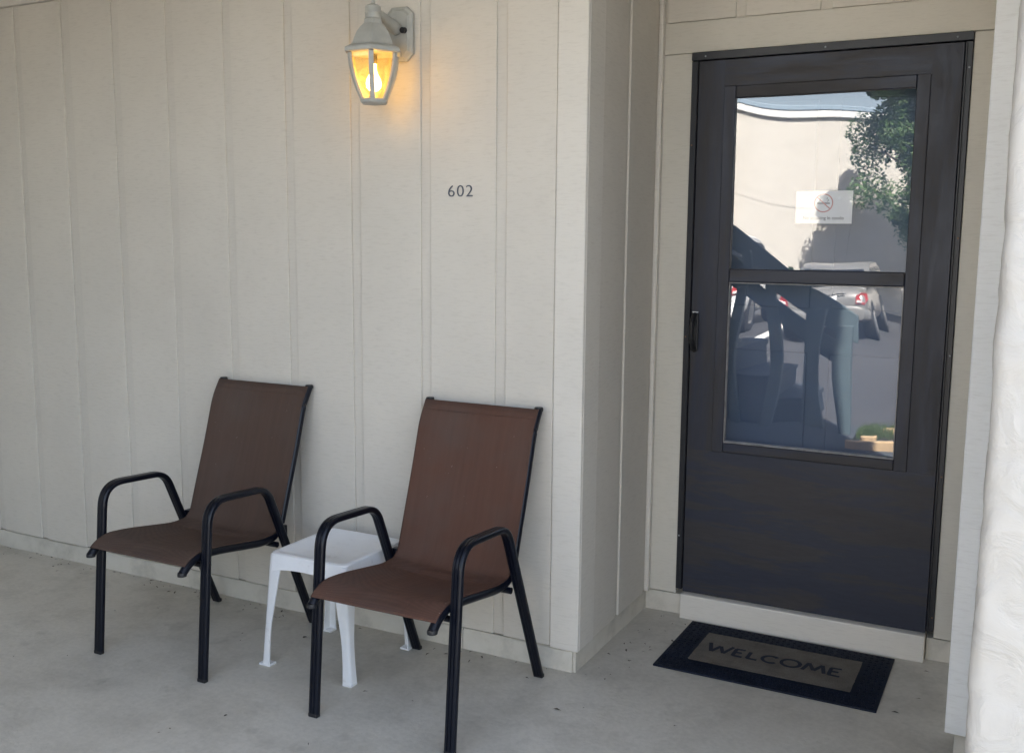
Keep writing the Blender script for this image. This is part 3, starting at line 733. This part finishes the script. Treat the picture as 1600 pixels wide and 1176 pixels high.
# planting corner with tan edging
bed = struct(box('planting_bed', 'soil', None, .06, 1.4, -4.75, -3.90, WALK-.05, WALK+.025, .01), 'small planted bed beside the sidewalk', 'bed')
gr = MB()
for _ in range(1500):
    x_ = .10+abs(rnd.gauss(0, .16)); y_ = -4.42+rnd.gauss(0, .12); h = rnd.uniform(.03, .10); a = rnd.uniform(0, 6.28); lx, ly = rnd.gauss(0, .02), rnd.gauss(0, .02)
    if not (.05 < x_ < 1.38 and -4.73 < y_ < -3.93): continue
    c_, s__ = .004*math.cos(a), .004*math.sin(a)
    gr.add([(x_-c_, y_-s__, WALK+.024), (x_+c_, y_+s__, WALK+.024), (x_+lx, y_+ly, WALK+.024+h)], [(0, 1, 2)])
tag(gr.build('grass', 'grass'), 'small tuft of green grass in the planting bed', 'grass', None, 'stuff')
for i, (x0, x1, y0, y1, lb) in enumerate(((.05, 1.4, -3.895, -3.83, 'long tan edging plank along the near side of the planting bed'), (.30, .75, -4.50, -4.42, 'short tan plank lying across the planted bed'), (.16, .30, -4.14, -4.07, 'small tan block beside the grass tuft'))):
    tag(MB().box(x0, x1, y0, y1, WALK-.04 if i == 0 else WALK+.02, WALK+.07).build('edging_plank', 'tan', None, bev=.006), lb, 'edging')

# parking lines
for i, (xa, ya, xb_, yb_) in enumerate(((-3.05, -13.4, -3.62, -18.6), (-.25, -13.4, -.80, -18.6), (2.5, -13.4, 1.95, -18.6))):
    dx, dy = xb_-xa, yb_-ya; L = math.hypot(dx, dy); nx__, ny__ = -dy/L*.055, dx/L*.055; z = LOT+.004
    struct(MB().add([(xa-nx__, ya-ny__, z), (xa+nx__, ya+ny__, z), (xb_+nx__, yb_+ny__, z), (xb_-nx__, yb_-ny__, z)], [(0, 1, 2, 3)]).build('parking_line', 'line'), 'white painted parking bay line on the asphalt', 'marking')

# cars
def superring(s, zb, zt, hw, p=4.0, k=28):
    out = []
    for j in range(k):
        a = 2*math.pi*j/k; c_, s__ = math.cos(a), math.sin(a)
        out.append((math.copysign(abs(c_)**(2/p), c_)*hw, s, (zb+zt)/2+math.copysign(abs(s__)**(2/p), s__)*(zt-zb)/2))
    return out
def car(name, label, cat, loc, rz, paint, suv=False):
    c_ = thing(name, label, cat, (0, 0, 0))
    bt = 1.12 if suv else .97; rf = 1.78 if suv else 1.44; hw = .93 if suv else .89
    st_ = [(0, .42, bt-.20, hw-.17), (-.05, .34, bt-.06, hw-.07), (-.22, .28, bt-.01, hw-.02), (-.75, .24, bt, hw), (-2.2, .22, bt-.03, hw), (-3.4, .23, bt-.06, hw-.01), (-4.1, .26, bt-.18, hw-.05), (-4.45, .32, bt-.26, hw-.12), (-4.6, .42, bt-.36, hw-.25)]
    MB().loft([superring(*q) for q in st_]).build('body', paint, c_, True, angle=60)
    if suv: cb = [(-.10, bt-.03, hw-.10), (-.28, rf-.10, hw-.20), (-.55, rf, hw-.24), (-2.3, rf, hw-.24), (-2.8, rf-.12, hw-.22), (-3.45, bt-.06, hw-.10)]
    else: cb = [(-.72, bt-.02, hw-.12), (-1.30, rf-.07, hw-.27), (-1.60, rf, hw-.29), (-2.45, rf, hw-.29), (-2.75, rf-.08, hw-.27), (-3.55, bt-.05, hw-.12)]
    MB().loft([[(-w_*.97, y, bt-.08), (-w_, y, z-.02), (-w_*.86, y, z), (w_*.86, y, z), (w_, y, z-.02), (w_*.97, y, bt-.08)] for y, z, w_ in cb]).build('roof_and_pillars', paint, c_, True, bev=.02, angle=45)
    # glass, just proud of the cabin
    a0, a1 = cb[0], cb[1]
    f_ = lambda u, v: (v*(a0[2]+(a1[2]-a0[2])*u)*.86, a0[0]+(a1[0]-a0[0])*u+.012, a0[1]+(a1[1]-a0[1])*u+.004)
    MB().add([f_(.15, -1), f_(.15, 1), f_(.90, 1), f_(.90, -1)], [(0, 1, 2, 3)]).build('rear_window', 'car_glass', c_)
    for s in (-1, 1):
        y0, y1 = cb[1][0]-.10, cb[-2][0]+.08
        for q0, q1 in ((y0, (y0+y1)/2+.03), ((y0+y1)/2-.03, y1)):
            w0, w1 = hw-.105, (cb[2][2]+.012)
            MB().add([(s*w0, q0, bt+.03), (s*w0, q1, bt+.03), (s*w1, q1, rf-.10), (s*w1, q0, rf-.10)], [(0, 1, 2, 3)]).build('side_window', 'car_glass', c_)
        # wheels
        for y in (-.98, -3.62):
            r = .37 if suv else .325; xx = s*(hw-.10)
            wl = MB().tube([(xx-s*.11, y, r), (xx+s*.095, y, r), (xx+s*.11, y, r)], circle(r, 28), (0, 1, 0), True, [1, 1, .93]).build('wheel', 'tyre', c_, True, angle=30)
            MB().tube([(xx+s*.108, y, r), (xx+s*.116, y, r)], circle(r*.66, 24), (0, 1, 0), True, [1, .92]).build('rim', 'rim', wl, True, angle=30)
            MB().tube([(xx-s*.08, y, r+.02), (xx+s*.1015, y, r+.02)], circle(r*1.16, 28), (0, 1, 0)).build('wheel_arch', 'black_trim', c_, True, angle=30)
        zt = bt-.30
        tl = MB().add([(s*(hw-.30), .010, zt), (s*(hw-.10), -.045, zt-.01), (s*(hw-.02), -.17, zt+.10), (s*(hw-.05), -.20, zt+.21), (s*(hw-.16), -.055, zt+.22), (s*(hw-.30), -.005, zt+.16)], [(0, 1, 2, 3, 4, 5)])
        tl = MB().loft([[Vector(v) for v in tl.v], [Vector(v)+Vector((s*.012, .022, 0)) for v in tl.v]]).build('tail_lamp', 'tail', c_, True)
        MB().box(*sorted((s*(hw-.27), s*(hw-.14))), .0, .034, zt+.02, zt+.07).build('reverse_lamp', 'clear_lamp', tl, bev=.006)
        MB().box(*sorted((s*(hw+.002), s*(hw+.012))), -2.35, -2.15, bt-.20, bt-.175).build('door_handle', paint, c_, bev=.004)
        MB().loft([[(s*(hw-.02)+q[0]*s, -2.95+q[1], bt+.03+q[2]) for q in ((0, 0, 0), (.16, .03, 0), (.17, .03, .12), (0, 0, .10))], [(s*(hw-.02)+q[0]*s, -3.03+q[1], bt+.03+q[2]) for q in ((0, 0, .02), (.15, .03, .02), (.16, .03, .10), (0, 0, .08))]]).build('wing_mirror', paint, c_, bev=.01)
    MB().loft([superring(.05, .36, .60, hw-.18), superring(.03, .33, .63, hw-.10), superring(-.12, .31, .64, hw-.015), superring(-.30, .31, .63, hw+.004)]).build('rear_bumper', paint, c_, True)
    MB().box(-.16, .16, .0, .012, bt-.27, bt-.12).build('number_plate', 'paper', c_, bev=.003)
    MB().box(-.34, .34, -.004, .016, bt-.105, bt-.085).build('boot_trim', 'black_trim', c_, bev=.003)
    c_.location = loc; c_.rotation_euler = (0, 0, rz)
    return c_
car('parked_sedan', 'silver sedan parked facing the cream building reflected in the glass', 'car', (-2.04, -14.55, LOT), R(-2), 'silver')
car('parked_van', 'tall white vehicle parked left of the silver sedan in the reflection', 'car', (-4.45, -14.25, LOT), R(-3), 'white_car', True)

# building across the lot: stucco panels with open joints and a capped parapet
bang = R(-30); bx, by = -4.2, -23.2
ob = thing('far_building', 'sunlit cream stucco building across the parking lot with flat parapet', 'building', (bx, by, LOT))
ob_parts = []
rows = [(0, 2.75), (2.76, 5.02)]
for i in range(-5, 5):
    for z0, z1 in rows:
        ob_parts.append(MB().box(i*3.2-1.95+.004, (i+1)*3.2-1.95-.004, 0, .06, z0, z1))
for q in ob_parts:
    q.v = [(v[0]+bx, v[1]+by, v[2]+LOT) for v in q.v]; q.build('stucco_panel', 'far_stucco', ob)
q = MB().box(-16.2, 16.2, -8, -.002, 0, 5.02); q.v = [(v[0]+bx, v[1]+by, v[2]+LOT) for v in q.v]; q.build('wall_core', 'far_stucco', ob)
q = MB().box(-16.3, 16.3, -8.1, .14, 5.022, 5.21); q.v = [(v[0]+bx, v[1]+by, v[2]+LOT) for v in q.v]; q.build('parapet_cap', 'far_cap', ob, bev=.02)
q = MB().box(-16.32, 16.32, -8.12, .16, 5.212, 5.33); q.v = [(v[0]+bx, v[1]+by, v[2]+LOT) for v in q.v]; q.build('roof_flashing', 'flash', ob, bev=.01)
q = MB().lathe([(.05, 0), (.05, .05), (.02, .06)], 12, (bx+.9, by+.07, LOT+2.95)).build('wall_vent', 'far_cap', ob, True)
ob.rotation_euler = (0, 0, bang)

# trees and bushes
def tree(name, label, loc, hgt, crown, nleaf, lsize, matn, seed, group=None, trunk=True, cat='tree'):
    rr_ = random.Random(seed); t = thing(name, label, cat, loc, group); L0 = Vector(loc)
    ends = []
    if trunk:
        mb = MB(); h1 = hgt*.42
        base = [L0+Vector((.06*math.sin(i), .05*math.cos(i*1.7), h1*i/5)) for i in range(6)]
        mb.tube(base, circle(hgt*.022, 10), None, True, [1.35, 1.05, .95, .88, .8, .72])
        for k in range(9):
            a = k*2.4+rr_.uniform(-.3, .3); st0 = L0+Vector((0, 0, h1*rr_.uniform(.7, 1)))
            en = L0+Vector((crown[0]*.7*math.cos(a), crown[1]*.7*math.sin(a), hgt*rr_.uniform(.5, .92)))
            mid = (st0+en)/2+Vector((0, 0, .25)); mb.tube(fillet([st0, mid, en], .6, 4), circle(hgt*.010, 7), None, True, [1, .9, .8, .6, .5, .4, .3][:7])
            ends.append(en)
        mb.build('trunk', 'bark', t, True)
    cl = []
    cz = hgt*.66 if trunk else hgt*.5
    for k in range(120 if trunk else 16):
        while True:
            v = Vector((rr_.uniform(-1, 1), rr_.uniform(-1, 1), rr_.uniform(-1, 1)))
            if .25 < v.length < 1: break
        cl.append((L0+Vector((v.x*crown[0], v.y*crown[1], cz+v.z*crown[2])), rr_.uniform(.16, .44)*min(crown)))
    mb = MB()
    for k in range(nleaf):
        c_, r_ = cl[rr_.randrange(len(cl))]
        v = Vector((rr_.gauss(0, 1), rr_.gauss(0, 1), rr_.gauss(0, .8))); v = v.normalized()*r_*rr_.random()**.4
        p = c_+v; a = Vector((rr_.gauss(0, 1), rr_.gauss(0, 1), rr_.gauss(0, .6))).normalized(); b = a.cross(Vector((rr_.gauss(0, 1), rr_.gauss(0, 1), rr_.gauss(0, 1)))).normalized()
        s = lsize*rr_.uniform(.6, 1.3)
        if p.z < L0.z+.05: continue
        mb.add([p-a*s, p+b*s*.42, p+a*s, p-b*s*.42], [(0, 1, 2, 3)])
    mb.build('crown', matn, t)
    return t
tree('leafy_tree', 'tall leafy green tree in front of the cream building in the reflection', (-.85, -20.9, LOT), 7.3, (1.9, 1.3, 2.9), 60000, .06, 'leaf', 3)
tree('leafy_tree', 'green tree rising behind the parapet of the cream building', (-9.2, -27, LOT), 8.6, (1.6, 1.6, 2.0), 4000, .10, 'leaf', 5)
tree('low_bush', 'rounded green bush at the foot of the cream building', (-3.45, -21.6, LOT), 1.85, (.9, .45, .75), 2600, .05, 'bush', 9, None, False, 'bush')
